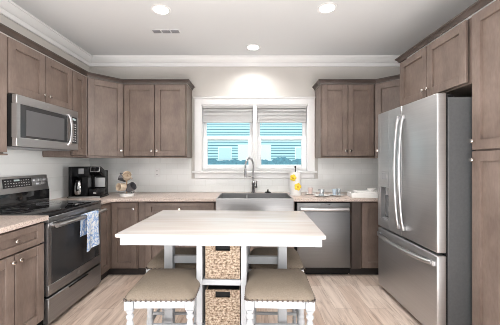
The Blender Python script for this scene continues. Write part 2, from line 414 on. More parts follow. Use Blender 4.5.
def hedge(u, v):
    x = -7+14*u; n = 0.07*math.sin(x*5.1)+0.05*math.sin(x*11.7+v*9)+0.06*math.sin(x*2.3+1)+0.03*math.sin(x*31+v*14)
    a = v*PI
    hmp = 0.16*math.exp(-((x-1.7)/0.35)**2)
    return (x, -0.40*math.cos(a)**1 * (1+0.3*n), (1.93+0.6*n+hmp)*math.sin(a)**0.35 if 0 < v < 1 else 0.0)
t = MB(); t.grid(hedge, 300, 14); t.build('foliage', M['teal'], hg)

# ------------------------------------------------------------------ ceiling fittings
def downlight(x, y, lab):
    d = thing('recessed_light', lab, 'ceiling light', (x, y, H), 0, 'recessed ceiling lights')
    MB().lathe([(0.068, -0.001), (0.092, -0.001), (0.092, -0.005), (0.080, -0.009), (0.068, -0.006), (0.068, -0.001)], n=32, cap=False).build('trim_ring', M['trim'], d)
    MB().lathe([(0.0, -0.001), (0.068, -0.001), (0.068, -0.0045), (0.0, -0.0045)], n=32).build('diffuser', M['lampglass'], d)
    l = bpy.data.lights.new('bulb', 'SPOT'); l.energy = 31; l.spot_size = math.radians(135); l.spot_blend = 0.7; l.shadow_soft_size = 0.06; l.color = (1, 0.98, 0.95)
    o = bpy.data.objects.new('bulb', l); C.objects.link(o); o.parent = d; o.location = (0, 0, -0.02)
downlight(-0.835, 2.56, 'round recessed ceiling light nearest the ceiling vent')
downlight(0.715, 2.535, 'round recessed ceiling light above the fridge side of the island')
downlight(0.04, 3.40, 'small round recessed ceiling light above the window and sink')
for x, y in ((-0.85, 1.15), (0.75, 1.15)):  # added unseen spots without fittings, brighten the cabinets nearest the camera
    l = bpy.data.lights.new('fill_spot', 'SPOT'); l.energy = 16; l.spot_size = math.radians(160); l.spot_blend = 0.8; l.shadow_soft_size = 0.15; l.color = (1, 0.97, 0.93)
    o = bpy.data.objects.new('fill_spot', l); C.objects.link(o); o.location = (x, y, H-0.03)
v = thing('ceiling_vent', 'white slotted air vent in the ceiling behind the left light', 'vent', (-0.915, 2.98, H))
MB().box(-0.150, 0.150, -0.040, 0.040, -0.006, -0.001, 0.002).build('frame', M['ceiling'], v)
t = MB()
for g, x in enumerate((-0.10, 0.0, 0.10)):
    for k in range(6): t.box(x-0.042, x+0.042, -0.031+k*0.011, -0.027+k*0.011, -0.011, -0.0065)
t.build('louvres', M['grey_plastic'], v)

# ------------------------------------------------------------------ cabinets
def knob(parent, x, y, z):
    m = R('X', PI/2, (x, y, z))
    MB().lathe([(0.0055, 0.0), (0.0055, 0.014), (0.013, 0.018), (0.0155, 0.024), (0.0135, 0.029), (0.0, 0.031)], x, y, z, 16, mtx=m).build('knob', M['nickel'], parent)
def shaker(kind, parent, x0, x1, z0, z1, y=0.0, fr=0.066, kn=None):
    """panel door or drawer front whose back lies at y, facing -y"""
    g = 0.0035; x0 += g; x1 -= g; z0 += g; z1 -= g; th = 0.022
    t = MB(); fz = min(fr, (z1-z0)*0.30); fx = min(fr, (x1-x0)*0.32)
    t.box(x0, x0+fx, y-th, y-0.0005, z0, z1, 0.0016).box(x1-fx, x1, y-th, y-0.0005, z0, z1, 0.0016)
    t.box(x0+fx, x1-fx, y-th, y-0.0005, z0, z0+fz, 0.0016).box(x0+fx, x1-fx, y-th, y-0.0005, z1-fz, z1, 0.0016)
    t.box(x0+fx-0.001, x1-fx+0.001, y-0.003, y-0.001, z0+fz-0.001, z1-fz+0.001)
    d = t.build(kind, M['cab'], parent)
    if kn: knob(d, kn[0], y-th, kn[1])
    return d
ZT, ZC = 0.862, 0.897
def base_cab(name, label, loc, rz, w, units, depth=0.60, y_face=0.0, left_filler=0.0, group='grey-brown base cabinets'):
    """local origin: left front bottom; front at y=0; units: list of (x0,x1,type)"""
    c = thing(name, label, 'cabinet', loc, rz, group)
    MB().box(0.001, w-0.001, 0.012, depth-0.012, 0.085, ZT-0.001).build('carcass', M['cab'], c)
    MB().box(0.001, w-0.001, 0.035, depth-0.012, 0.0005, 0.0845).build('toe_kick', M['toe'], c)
    for u in units:
        x0, x1, ty = u
        if ty in ('drawer', 'drawer2'):
            shaker('drawer', c, x0, x1, 0.69, ZT-0.015, kn=((x0+x1)/2, 0.775))
            zt = 0.685
        else: zt = ZT-0.015
        if ty == 'false': zt = 0.60
        xm = (x0+x1)/2
        if ty == 'door_r': shaker('door', c, x0, x1, 0.095, zt, kn=(x1-0.032, zt-0.045))
        elif ty == 'door_l': shaker('door', c, x0, x1, 0.095, zt, kn=(x0+0.032, zt-0.045))
        elif ty == 'plain': shaker('door', c, x0, x1, 0.095, zt)
        else:
            shaker('door', c, x0, xm, 0.095, zt, kn=(xm-0.03, zt-0.045)); shaker('door', c, xm, x1, 0.095, zt, kn=(xm+0.03, zt-0.045))
    return c
XF, YF = -1.61, 3.14       # carcass fronts (doors stand 2 cm proud)
base_cab('base_cabinet', 'grey-brown base cabinet with one drawer over two doors, left of the range', (XF, 1.575, 0), L_, 0.535, [(0.0, 0.535, 'drawer')], depth=0.58)
# corner cabinet, L shaped
cc = thing('corner_base_cabinet', 'corner base cabinet between the range and the sink run', 'cabinet', (0, 0, 0), 0, 'grey-brown base cabinets')
LP = [(XL+0.012, 2.885), (XF, 2.885), (XF, YF), (-1.285, YF), (-1.285, YB-0.012), (XL+0.012, YB-0.012)]
MB().prism(LP, 0.085, ZT-0.001).build('carcass', M['cab'], cc)
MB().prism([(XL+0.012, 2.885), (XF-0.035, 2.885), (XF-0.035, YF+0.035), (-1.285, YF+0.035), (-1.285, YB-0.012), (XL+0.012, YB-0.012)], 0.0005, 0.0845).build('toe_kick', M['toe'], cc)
d = shaker('door', cc, -0.24, 0.0, 0.095, ZT-0.015); d.location = (XF, YF-0.0215, 0); d.rotation_euler = (0, 0, L_)
d = shaker('door', cc, XF+0.024, -1.292, 0.095, ZT-0.015, YF, kn=(-1.325, 0.775))
base_cab('base_cabinet', 'wide base cabinet with drawer and two doors, left of the sink', (-1.284, YF, 0), 0, 0.879, [(0.085, 0.876, 'drawer')], depth=0.59)
# sink base (front only below the apron)
sb = thing('sink_cabinet', 'base cabinet with two doors under the apron sink', 'cabinet', (-0.404, YF, 0), 0, 'grey-brown base cabinets')
MB().box(0.001, 0.915, 0, 0.578, 0.085, 0.63).box(0.001, 0.018, 0, 0.578, 0.63, ZT-0.001).box(0.898, 0.915, 0, 0.578, 0.63, ZT-0.001).build('carcass', M['cab'], sb)
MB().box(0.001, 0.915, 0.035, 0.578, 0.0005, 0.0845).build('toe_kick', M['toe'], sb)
shaker('door', sb, 0.01, 0.455, 0.095, 0.625, kn=(0.425, 0.58)); shaker('door', sb, 0.455, 0.906, 0.095, 0.625, kn=(0.485, 0.58))
# right of dishwasher
MB_ = MB()
c = base_cab('base_cabinet', 'base cabinet with a filler panel coloured dark like deep shade, between dishwasher and fridge', (1.163, YF, 0), 0, 1.0, [(0.115, 0.42, 'plain')], depth=0.59)
MB().box(0.002, 0.105, -0.012, -0.0005, 0.085, ZT-0.001, 0.001).build('filler_panel', M['cab_dark'], c)  # dark colour stands in for the deep shade on this filler

# countertop: one slab, U with a rounded inner corner and the sink cut out of its front
t = MB()
ox, oy = XF+0.055, YF-0.05
arc = [(ox+0.11-0.11*math.cos(a), oy-0.11+0.11*math.sin(a)) for a in [i*PI/2/8 for i in range(9)]]
SX0, SX1, SY1 = -0.385, 0.493, 3.60
poly = [(XL+0.0085, 2.878), (ox, 2.878)] + arc + [(SX0, oy), (SX0, SY1), (SX1, SY1), (SX1, oy), (XR-0.009, oy), (XR-0.009, YB-0.0085), (XL+0.0085, YB-0.0085)]
t.prism(poly, ZT, ZC, 0.003)
tag(t.build('countertop', M['counter']), 'speckled pink-beige stone countertop running along the back wall under the window', 'countertop')
t = MB(); t.box(XL+0.0085, ox, 1.56, 2.112, ZT, ZC, 0.003)
tag(t.build('countertop', M['counter']), 'speckled stone countertop over the cabinet at the near left of the range', 'countertop')

# ------------------------------------------------------------------ wall cabinets
UB, UT = 1.375, 2.287; UTR = 2.35
def wall_cab(name, label, loc, rz, w, doors, z0=UB, z1=UT, depth=0.305, knob_side=None, rail=True, group='grey-brown wall cabinets', top=0.0):
    c = thing(name, label, 'cabinet', loc, rz, group)
    MB().box(0.0008, w-0.0008, 0.012, depth, z0, z1).build('carcass', M['cab'], c)
    if rail: MB().box(0.0008, w-0.0008, -0.024, depth, z0-0.014, z0-0.0005, 0.003).build('bottom_trim', M['cab'], c)
    for (x0, x1, side) in doors:
        kn = None
        if side == 'r': kn = (x1-0.032, z0+0.075)
        if side == 'l': kn = (x0+0.032, z0+0.075)
        shaker('door', c, x0, x1, z0+0.006, z1-0.010, kn=kn)
    return c
XU, YU = -1.88, 3.42
DU = 0.298
wall_cab('wall_cabinet', 'tall wall cabinet at the left edge, near side of the microwave', (XU, 1.33, 0), L_, 0.765, [(0.0, 0.38, 'r'), (0.38, 0.762, 'l')], depth=DU)
wall_cab('wall_cabinet', 'short two-door wall cabinet directly above the microwave', (XU, 2.098, 0), L_, 0.764, [(0.0, 0.385, 'r'), (0.385, 0.764, 'l')], z0=1.835, depth=DU, rail=False)
wall_cab('wall_cabinet', 'narrow one-door wall cabinet between microwave and left corner cabinet', (XU, 2.865, 0), L_, 0.26, [(0.0, 0.235, None)], depth=DU)
def diag(name, label, sgn):
    c = thing(name, label, 'cabinet', (0, 0, 0), 0, 'grey-brown wall cabinets')
    xw = XL+0.010 if sgn < 0 else XR-0.010
    xu = XU if sgn < 0 else 1.86
    xc = -1.582 if sgn < 0 else 1.562
    yb = YB-0.010
    y1 = 3.127
    P = [(xw, yb), (xw, y1), (xu, y1), (xc, YU), (xc, yb)]
    MB().prism(P, UB, UT).build('carcass', M['cab'], c)
    a = Vector((xu, y1)) ; b = Vector((xc, YU))
    if sgn > 0: a, b = b, a
    L = (b-a).length
    d_ = (b-a).normalized(); nrm = Vector((d_.y, -d_.x))
    dd = shaker('door', c, 0.012, L-0.012, UB+0.006, UT-0.010, kn=((L-0.044) if sgn < 0 else 0.044, UB+0.075))
    dd.location = (a.x, a.y, 0); dd.rotation_euler = (0, 0, math.atan2(d_.y, d_.x))
    q = nrm*0.022
    rr = MB(); rr.prism([(xw, yb), (xw, y1), (xu, y1), (a.x+q.x, a.y+q.y) if sgn < 0 else (b.x+q.x, b.y+q.y), (b.x+q.x, b.y+q.y) if sgn < 0 else (a.x+q.x, a.y+q.y), (xc, YU), (xc, yb)], UB-0.014, UB-0.0005)
    rr.build('bottom_trim', M['cab'], c)
diag('corner_wall_cabinet', 'diagonal corner wall cabinet above the coffee maker', -1)
diag('corner_wall_cabinet', 'diagonal corner wall cabinet partly hidden by the fridge', 1)
wall_cab('wall_cabinet', 'two-door wall cabinet on the back wall left of the window', (-1.58, YU, 0), 0, 0.79, [(0.008, 0.392, 'r'), (0.392, 0.778, 'l')], depth=DU)
wall_cab('wall_cabinet', 'two-door wall cabinet on the back wall right of the window', (0.885, YU, 0), 0, 0.675, [(0.010, 0.335, 'r'), (0.335, 0.660, 'l')], depth=DU)
# right side: over-fridge cabinet and pantry
XRF = 1.58
wall_cab('wall_cabinet', 'short two-door cabinet mounted above the fridge', (XRF, 2.855, 0), R_, 0.90, [(0.01, 0.445, 'r'), (0.445, 0.885, 'l')], z0=1.875, z1=UTR, depth=0.58, rail=False)
pc = thing('pantry_cabinet', 'tall pantry cabinet at the right edge beside the fridge', 'cabinet', (XRF, 1.925, 0), R_)
MB().box(0, 0.62, 0.012, 0.58, 0.085, UTR).build('carcass', M['cab'], pc)
MB().box(0, 0.62, 0.07, 0.58, 0.0005, 0.0995).build('toe_kick', M['toe'], pc)
shaker('door', pc, 0.004, 0.616, 0.112, 1.388, kn=(0.028, 1.325), fr=0.068); shaker('door', pc, 0.004, 0.616, 1.392, UTR-0.012, kn=(0.028, 1.455), fr=0.068)
MB().box(-0.016, -0.001, 0.012, 0.58, 0.0005, UTR).build('end_panel', M['cab_dark'], pc)
# crowns on the cabinets
KP = [(0.0, 0.0), (0.004, 0.0), (0.006, 0.010), (0.016, 0.026), (0.024, 0.034), (0.030, 0.037), (0.030, 0.048), (0.0, 0.048)]
def cab_crown(pts, label, UT=UT):
    """mitred moulding sweeping along a polyline (outer side to the right of travel)"""
    o = MB(); bm = o.bm; P = [Vector(p) for p in pts]; rows = []
    for i, p in enumerate(P):
        d0 = (P[i]-P[i-1]).normalized() if i else None
        d1 = (P[i+1]-P[i]).normalized() if i < len(P)-1 else None
        n0 = Vector((d0.y, -d0.x)) if d0 else None; n1 = Vector((d1.y, -d1.x)) if d1 else None
        if n0 and n1: m = (n0+n1); m = m/(m.dot(n0))
        else: m = n0 or n1
        rows.append([bm.verts.new((p.x+m.x*(a), p.y+m.y*(a), UT+0.001+b)) for a, b in KP])
    n = len(KP)
    for r0, r1 in zip(rows, rows[1:]):
        for k in range(n): bm.faces.new((r0[k], r0[(k+1) % n], r1[(k+1) % n], r1[k]))
    bm.faces.new(rows[0]); bm.faces.new(list(reversed(rows[-1])))
    bmesh.ops.recalc_face_normals(bm, faces=bm.faces[:])
    return tag(o.build('cabinet_crown', M['cab_dark'], sharp=30), label, 'moulding', 'dark crown mouldings on the cabinets')
cab_crown([(XU+0.012, 1.33), (XU+0.012, 3.122), (-1.587, YU-0.012), (-0.785, YU-0.012), (-0.785, YB-0.002)], 'dark crown moulding on top of the left wall cabinets')
cab_crown([(0.88, YB-0.002), (0.88, YU-0.012), (1.567, YU-0.012), (1.85, 3.135)], 'dark crown moulding on top of the cabinets right of the window')
cab_crown([(2.16, 2.87), (XRF-0.012, 2.87), (XRF-0.012, 1.30)], 'dark crown moulding over the fridge cabinet and pantry', UTR)

# ------------------------------------------------------------------ range
rg = thing('range', 'stainless electric range with black glass cooktop, between the left cabinets', 'stove', (XF, 2.117, 0), L_)
W = 0.757      # local: x along world y, y depth toward the wall, front at y=0
MB().box(0.0, W, 0.0, 0.565, 0.03, 0.878, 0.002).build('body', M['black_matte'], rg)
MB().box(-0.0, W, -0.045, 0.500, 0.8785, 0.906, 0.004, seg=2).build('cooktop', M['black_gloss'], rg)
MB().box(0.0, W, -0.046, -0.001, 0.836, 0.8780, 0.003).build('front_trim', M['steel_dark'], rg)
dr = MB(); dr.box(0.003, W-0.003, -0.044, -0.001, 0.262, 0.345, 0.003).box(0.003, W-0.003, -0.044, -0.001, 0.70+0.09, 0.832, 0.003)
dr.box(0.003, 0.035, -0.044, -0.001, 0.345, 0.79).box(W-0.035, W-0.003, -0.044, -0.001, 0.345, 0.79)
dro = dr.build('oven_door', M['steel_dark'], rg)
MB().box(0.035, W-0.035, -0.0445, -0.002, 0.3455, 0.7895, 0.001).build('oven_window', M['oven_glass'], dro)
t = MB(); hz = 0.812
t.tube([(0.02+ (W-0.04)*i/16, -0.098-0.010*math.sin(PI*i/16), hz) for i in range(17)], 0.0175, 12)
for x in (0.05, W-0.05): t.tube([(x, -0.044, hz), (x, -0.098, hz)], 0.010, 10)
t.build('handle', M['steel_bright'], dro)
def emblem(parent, x, y, z, r):
    t = MB(); m = R('X', PI/2, (x, y, z))
    t.lathe([(r*0.86, 0), (r, 0), (r, 0.0012), (r*0.86, 0.0012), (r*0.86, 0)], x, y, z, 24, mtx=m, cap=False)
    for s in (-1, 1):
        t.tube([(x+s*r*0.30+s*0.32*r*math.cos(a), y-0.0008, z+0.5*r*math.sin(a)) for a in [i*PI/6*s*0.9+0.6 for i in range(11)]], r*0.06, 6)
    t.build('emblem', M['steel_bright'], parent)
emblem(dro, W/2+0.0, -0.0445, 0.303, 0.016)
dwr = MB().box(0.003, W-0.003, -0.044, -0.001, 0.045, 0.244, 0.003).build('drawer', M['steel_dark'], rg)
MB().box(0.24, W-0.24, -0.0525, -0.0445, 0.225, 0.236, 0.002).build('handle', M['black_matte'], dwr)
# backguard
t = MB()
t.prism([(0.500, 0.906), (0.500, 1.03), (0.512, 1.06), (0.53, 1.178), (0.565, 1.178), (0.565, 0.906)], 0, W, 0.003)
bgm = Matrix(((0, 0, 1, 0), (1, 0, 0, 0), (0, 1, 0, 0), (0, 0, 0, 1)))
t.bm.transform(bgm)
for fc in t.bm.faces: fc.normal_update()
for fc in t.bm.faces:
    if fc.calc_center_median().z < 1.03 and fc.calc_center_median().y < 0.505: fc.material_index = 1
bgo = t.build('backguard', [M['steel_light'], M['black_gloss']], rg)
tilt = math.atan2(0.018, 0.118)
def on_panel(x, z): return (x, 0.512+(z-1.06)*0.018/0.118, z)
pm = R('X', -tilt, (0, 0.512, 1.06))
MB().box(0.23, 0.545, 0.5085, 0.5115, 1.078, 1.160, 0.001, mtx=pm).build('control_panel', M['oven_glass'], bgo)
t = MB()
for i in range(10):
    for j in range(3):
        if 3 <= i <= 5 and j == 2: continue
        t.box(0.25+i*0.028, 0.262+i*0.028, 0.5072, 0.5084, 1.09+j*0.024, 1.096+j*0.024, mtx=pm)
t.build('buttons', M['button'], bgo)
MB().box(0.345, 0.405, 0.5070, 0.5084, 1.135, 1.150, mtx=pm).build('clock_display', M['display'], bgo)
for x, z in ((0.585, 1.13), (0.615, 1.095), (0.645, 1.13), (0.678, 1.10), (0.712, 1.13)):
    p = on_panel(x, z)
    MB().lathe([(0.020, 0), (0.020, 0.006), (0.016, 0.010), (0.0155, 0.026), (0.0, 0.027)], p[0], p[1], p[2], 18, mtx=R('X', PI/2, p)).build('knob', M['steel_bright'], bgo)
# burners
t = MB()
for x, y, r in ((0.19, 0.11, 0.10), (0.57, 0.11, 0.085), (0.19, 0.37, 0.085), (0.57, 0.37, 0.10)):
    t.lathe([(r-0.002, 0.9062), (r, 0.9062), (r, 0.9066), (r-0.002, 0.9066), (r-0.002, 0.9062)], x, y, 0, 40, cap=False)
t.build('burner_ring', M['grey_plastic'], rg)
# towel over the handle: world coordinates via the same local frame
tw = thing('dish_towel', 'white and blue leaf-patterned dish towel hanging from the oven handle', 'towel', (XF, 2.117, 0), L_)
t = MB()
def towel(u, v, base=0.0):
    # v 0..1 runs from the front hem, over the bar, to the back hem
    wv = 0.5
    if v < 0.60:
        s = v/0.60; z = 0.505 + (hz+0.022-0.505)*s; y = -0.130-0.004*(1-s) - 0.010*math.sin(u*9+0.8)*(1-s)**0.7
        wid = 0.5+0.10*(1-s)
    elif v < 0.72:
        a = (v-0.60)/0.12*PI; z = hz+0.018*math.sin(a)+0.0; z = hz+0.0215+0.001*math.sin(a); y = -0.124+0.031*(1-math.cos(a))/2+0.004*math.sin(u*9); wid = 0.5
        y = -0.130 + 0.052*((v-0.60)/0.12)
    else:
        s = (v-0.72)/0.28; z = hz+0.0215-(0.20)*s; y = -0.078+0.004*math.sin(u*8)*s; wid = 0.5+0.04*s
    x = 0.455 + (u-0.5)*0.190*(wid/0.5) + 0.012*math.sin(v*5+u*3)*0.5
    if v < 0.6: z += 0.018*(u-0.4)*(1-v/0.6)
    return (x, y, z)
t.grid(towel, 30, 40)
o = t.build('cloth', M['towel'], tw, sharp=80)
sm = o.modifiers.new('solid', 'SOLIDIFY'); sm.thickness = 0.003; sm.offset = 0

# ------------------------------------------------------------------ microwave
mw = thing('microwave', 'stainless over-the-range microwave with dark glass door', 'microwave', (-1.835, 2.0995, 0), L_)
W = 0.757; z0, z1 = 1.432, 1.8335
MB().box(0.0, W, 0.0, 0.33, z0, z1, 0.003).build('body', M['black_matte'], mw)
dd = MB(); dd.box(0.0, W, -0.040, -0.001, z0, z0+0.070, 0.004).box(0.0, W, -0.040, -0.001, z1-0.068, z1, 0.004)
dd.box(0.0, 0.035, -0.040, -0.001, z0+0.070, z1-0.068).box(W-0.025, W, -0.040, -0.001, z0+0.070, z1-0.068).box(0.590, 0.618, -0.040, -0.001, z0+0.070, z1-0.068)
ddo = dd.build('door', M['steel_light'], mw)
MB().box(0.035, 0.590, -0.036, -0.002, z0+0.070, z1-0.068, 0.001).build('door_window', M['oven_glass'], ddo)
MB().box(0.095, 0.545, -0.0375, -0.0362, z0+0.088, z1-0.105, 0.0005).build('window_screen', mat('mesh_screen', (0.10, 0.10, 0.104), 0.35), ddo)
t = MB(); t.tube([(0.600, -0.042-0.034*math.sin(PI*min(1, max(0, (i/12)))) ** 0.5 if 0 < i < 12 else -0.041, z0+0.045+i/12*(z1-z0-0.10)) for i in range(13)], 0.018, 10, flat=0.7)
t.build('handle', M['steel_bright'], ddo)
cp = MB().box(0.618, W-0.025, -0.0385, -0.002, z0+0.070, z1-0.068, 0.001).build('control_panel', M['oven_glass'], mw)
t = MB()
for j in range(8):
    for i in range(3): t.box(0.634+i*0.031, 0.654+i*0.031, -0.0395, -0.0386, z0+0.085+j*0.024, z0+0.095+j*0.024)
t.build('buttons', M['button'], cp)
MB().box(0.64, 0.71, -0.0396, -0.0386, z1-0.100, z1-0.080).build('clock_display', M['display'], cp)
emblem(ddo, 0.33, -0.040, z1-0.034, 0.010)
t = MB(); t.box(0.03, W-0.03, 0.02, 0.32, z0-0.010, z0-0.0005, 0.002); t.build('vent_grille', M['grey_plastic'], mw)

# ------------------------------------------------------------------ sink, faucet
sk = thing('apron_sink', 'stainless apron-front sink below the window', 'sink', (0, 0, 0))
t = MB(); a, b = SX0+0.0015, SX1-0.0015; y0, y1 = 3.070, SY1-0.0015; zt, zb = 0.900, 0.645
t.box(a, b, y0, y0+0.022, zb, zt, 0.005, seg=2)
t.box(a, a+0.014, y0+0.022, y1, zb, zt).box(b-0.014, b, y0+0.022, y1, zb, zt).box(a, b, y1-0.014, y1, zb, zt).box(a+0.01, b-0.01, y0+0.02, y1-0.01, zb, zb+0.01)
t.box(-0.05, -0.03, y0+0.022, y1-0.014, zb+0.01, zt-0.018, 0.003)
t.build('basin', M['steel_sink'], sk)
t = MB()
for x in (-0.21, 0.22): t.lathe([(0.0, 0), (0.045, 0), (0.045, 0.004), (0.0, 0.005)], x, 3.33, zb+0.010, 24)
t.build('drain', M['chrome'], sk)
fc = thing('faucet', 'tall stainless spring-neck pull-down faucet behind the sink', 'faucet', (0.045, 3.655, ZC), math.radians(-38))
MB().lathe([(0.0, 0.0005), (0.030, 0.0005), (0.030, 0.008), (0.022, 0.014), (0.020, 0.10), (0.023, 0.105), (0.023, 0.15), (0.018, 0.155), (0.0, 0.157)], n=24).build('body', M['faucet'], fc)
def neck(n):
    P = [(0, 0, 0.157+i*0.20/6) for i in range(7)]
    P += [(0, -0.085+0.085*math.cos(k*PI/12), 0.357+0.105*math.sin(k*PI/12)) for k in range(1, 13)]
    P += [(0, -0.17, 0.33)]
    return P
MB().tube(neck(0), 0.0105, 12).build('neck', M['faucet'], fc)
t = MB(); pts = neck(0)
P = [Vector(p) for p in pts]; 
cum = [0]
for q in range(1, len(P)): cum.append(cum[-1]+(P[q]-P[q-1]).length)
tot = cum[-1]; sp = []
K = 34*9
for i in range(K+1):
    s = tot*i/K
    j = max(k for k in range(len(P)) if cum[k] <= s+1e-9); j = min(j, len(P)-2)
    p = P[j].lerp(P[j+1], (s-cum[j])/(cum[j+1]-cum[j])); d = (P[j+1]-P[j]).normalized(); n = Vector((0, -d.z, d.y)); x = Vector((1, 0, 0))
    an = 2*PI*i/9
    sp.append(p+(x*math.cos(an)+n*math.sin(an))*0.0135)
t.tube(sp, 0.0022, 5); t.build('spring', M['steel_bright'], fc)
MB().lathe([(0.0, 0), (0.016, 0), (0.019, 0.02), (0.015, 0.10), (0.012, 0.115), (0.0, 0.118)], 0, -0.17, 0.215, 20).build('spray_head', M['faucet'], fc)
MB().tube([(0, 0, 0.20), (0, -0.08, 0.225), (0, -0.165, 0.235)], 0.006, 8).build('support_arm', M['faucet'], fc)
t = MB(); t.tube([(0.015, 0, 0.075), (0.055, 0, 0.080)], 0.013, 12).tube([(0.050, 0, 0.080), (0.062, -0.01, 0.16)], [0.008, 0.006], 10); t.build('lever', M['faucet'], fc)
st = thing('sink_stopper', 'small black pointed rubber sink stopper on the rear edge of the countertop', 'stopper', (0.238, 3.64, ZC))
MB().lathe([(0.0, 0.0005), (0.042, 0.0005), (0.044, 0.008), (0.030, 0.018), (0.0, 0.020)], n=20).build('disc', M['black'], st)
MB().lathe([(0.010, 0.0205), (0.008, 0.036), (0.013, 0.044), (0.0, 0.05)], n=14).build('knob', M['black'], st)

# ------------------------------------------------------------------ dishwasher
dw = thing('dishwasher', 'stainless dishwasher under the counter right of the sink', 'dishwasher', (0.535, YF, 0))
MB().box(0.0, 0.613, 0.0, 0.57, 0.03, 0.852).build('body', M['black_matte'], dw)
dp = MB(); dp.box(0.004, 0.609, -0.030, -0.001, 0.105, 0.842, 0.004, seg=2)
dpo = dp.build('door', M['steel'], dw)
MB().box(0.27, 0.38, -0.0325, -0.0302, 0.818, 0.832, 0.0008).build('control_display', M['black_gloss'], dpo)
t = MB(); t.tube([(0.035+0.543*i/12, -0.062-0.010*math.sin(PI*i/12), 0.775) for i in range(13)], 0.022, 12)
for x in (0.05, 0.563): t.box(x-0.012, x+0.012, -0.064, -0.0302, 0.764, 0.786, 0.002)
t.build('handle', M['steel_bright'], dpo)
MB().box(0.004, 0.609, 0.045, 0.055, 0.0005, 0.0295).build('toe_kick', M['black'], dw)
MB().box(0.004, 0.609, -0.006, -0.0005, 0.033, 0.098).build('kick_plate', M['black'], dw)

# ------------------------------------------------------------------ fridge
fr = thing('refrigerator', 'large stainless french-door refrigerator with bottom freezer drawer', 'refrigerator', (1.415, 2.852, 0), R_)
W = 0.905      # local x runs toward the camera, y to the right wall
MB().box(0.0, W, 0.0, 0.70, 0.03, 1.775, 0.004).build('body', M['fridge_side'], fr)
MB().box(0.02, W-0.02, 0.02, 0.68, 0.0005, 0.0295).build('base', M['black_matte'], fr)
def door_slab(name, x0, x1, z0, z1, hole=None):
    t = MB()
    if hole:
        hx0, hx1, hz0, hz1 = hole
        t.box(x0, hx0, -0.078, -0.010, z0, z1, 0.003).box(hx1, x1, -0.078, -0.010, z0, z1, 0.003)
        t.box(hx0, hx1, -0.078, -0.010, z0, hz0, 0.0).box(hx0, hx1, -0.078, -0.010, hz1, z1, 0.0).box(hx0, hx1, -0.030, -0.010, hz0, hz1)
    else: t.box(x0, x1, -0.078, -0.010, z0, z1, 0.010, seg=3)
    return t.build(name, M['steel_light'], fr)
hole = (0.060, 0.215, 0.74, 1.06)
d1 = door_slab('door', 0.002, 0.440, 0.655, 1.805, hole)
d2 = door_slab('door', 0.446, W-0.002, 0.655, 1.805)
d3 = door_slab('freezer_drawer', 0.002, W-0.002, 0.045, 0.637)
MB().box(0.008, W-0.008, -0.0095, -0.0005, 0.05, 1.79).build('gasket', M['black_matte'], fr)
dsp = MB().box(0.060, 0.215, -0.081, -0.0785, 1.065, 1.215, 0.001).build('dispenser_panel', M['steel_light'], d1)
MB().box(0.09, 0.185, -0.0822, -0.0811, 1.14, 1.20).build('display', M['grey_plastic'], dsp)
MB().box(0.061, 0.214, -0.0780, -0.0345, 0.741, 0.753).build('drip_tray', M['grey_plastic'], d1)
MB().box(0.061, 0.214, -0.034, -0.0302, 0.754, 1.059).build('recess_liner', M['oven_glass'], d1)
MB().box(0.110, 0.165, -0.055, -0.0345, 0.98, 1.059, 0.003).build('water_spout', M['grey_plastic'], d1)
def vhandle(parent, x, z0, z1, sgn):
    t = MB(); K = 20
    pts = [(x, -0.090-0.034*math.sin(PI*i/K)**0.6, z0+(z1-z0)*i/K) for i in range(K+1)]
    t.tube(pts, 0.0155, 12, flat=0.75)
    for z in (z0, z1): t.box(x-0.015, x+0.015, -0.100, -0.0785, z-0.02, z+0.02, 0.003)
    t.build('handle', M['steel_bright'], parent)
vhandle(d1, 0.405, 0.735, 1.70, 1); vhandle(d2, 0.482, 0.735, 1.70, 1)
t = MB(); K = 20
t.tube([(0.045+(W-0.09)*i/K, -0.088-0.055*math.sin(PI*i/K)**0.6, 0.575) for i in range(K+1)], 0.020, 12, flat=0.9)
for x in (0.045, W-0.045): t.box(x-0.022, x+0.022, -0.102, -0.0785, 0.557, 0.593, 0.003)
t.build('handle', M['steel_bright'], d3)
for x in (0.03, W-0.07): MB().box(x, x+0.045, -0.05, 0.06, 1.8055 if False else 1.7755, 1.80, 0.004).build('hinge_cover', M['black'], fr) if x > 0.5 else None

# ------------------------------------------------------------------ island table
IC = Vector((-0.155, 1.872)); IR = math.radians(-1.9)
isl = thing('kitchen_island', 'white counter-height island table with whitewashed top and centre shelf', 'table', (IC.x, IC.y, 0), IR)
LY = -0.100
MB().box(-0.583, 0.580, -0.378, 0.378, 0.889, 0.911, 0.006, seg=2).build('tabletop', M['tabletop'], isl)
ap = MB()
ap.box(-0.560, 0.560, -0.362, -0.340, 0.845, 0.8885, 0.002).box(-0.560, 0.560, 0.340, 0.362, 0.845, 0.8885, 0.002)
ap.box(-0.560, -0.538, -0.340, 0.340, 0.845, 0.8885, 0.002).box(0.538, 0.560, -0.340, 0.340, 0.845, 0.8885, 0.002)
ap.box(-0.5605, -0.520, -0.3645, -0.362, 0.845, 0.888, 0.001).box(0.520, 0.5605, -0.3645, -0.362, 0.845, 0.888, 0.001)
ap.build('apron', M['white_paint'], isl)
UX = 0.145; uy0, uy1 = -0.300, 0.300
for s in (-1, 1):
    x0, x1 = sorted((s*UX, s*(UX-0.032)))
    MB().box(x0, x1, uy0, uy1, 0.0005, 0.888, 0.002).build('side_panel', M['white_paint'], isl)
ui = UX-0.0325
for z in (0.045, 0.326, 0.598): MB().box(-ui, ui, uy0+0.002, uy1-0.02, z, z+0.032, 0.002).build('shelf', M['white_paint'], isl)
MB().box(-ui, ui, uy1-0.018, uy1-0.004, 0.02, 0.886).build('back_panel', M['white_paint'], isl)
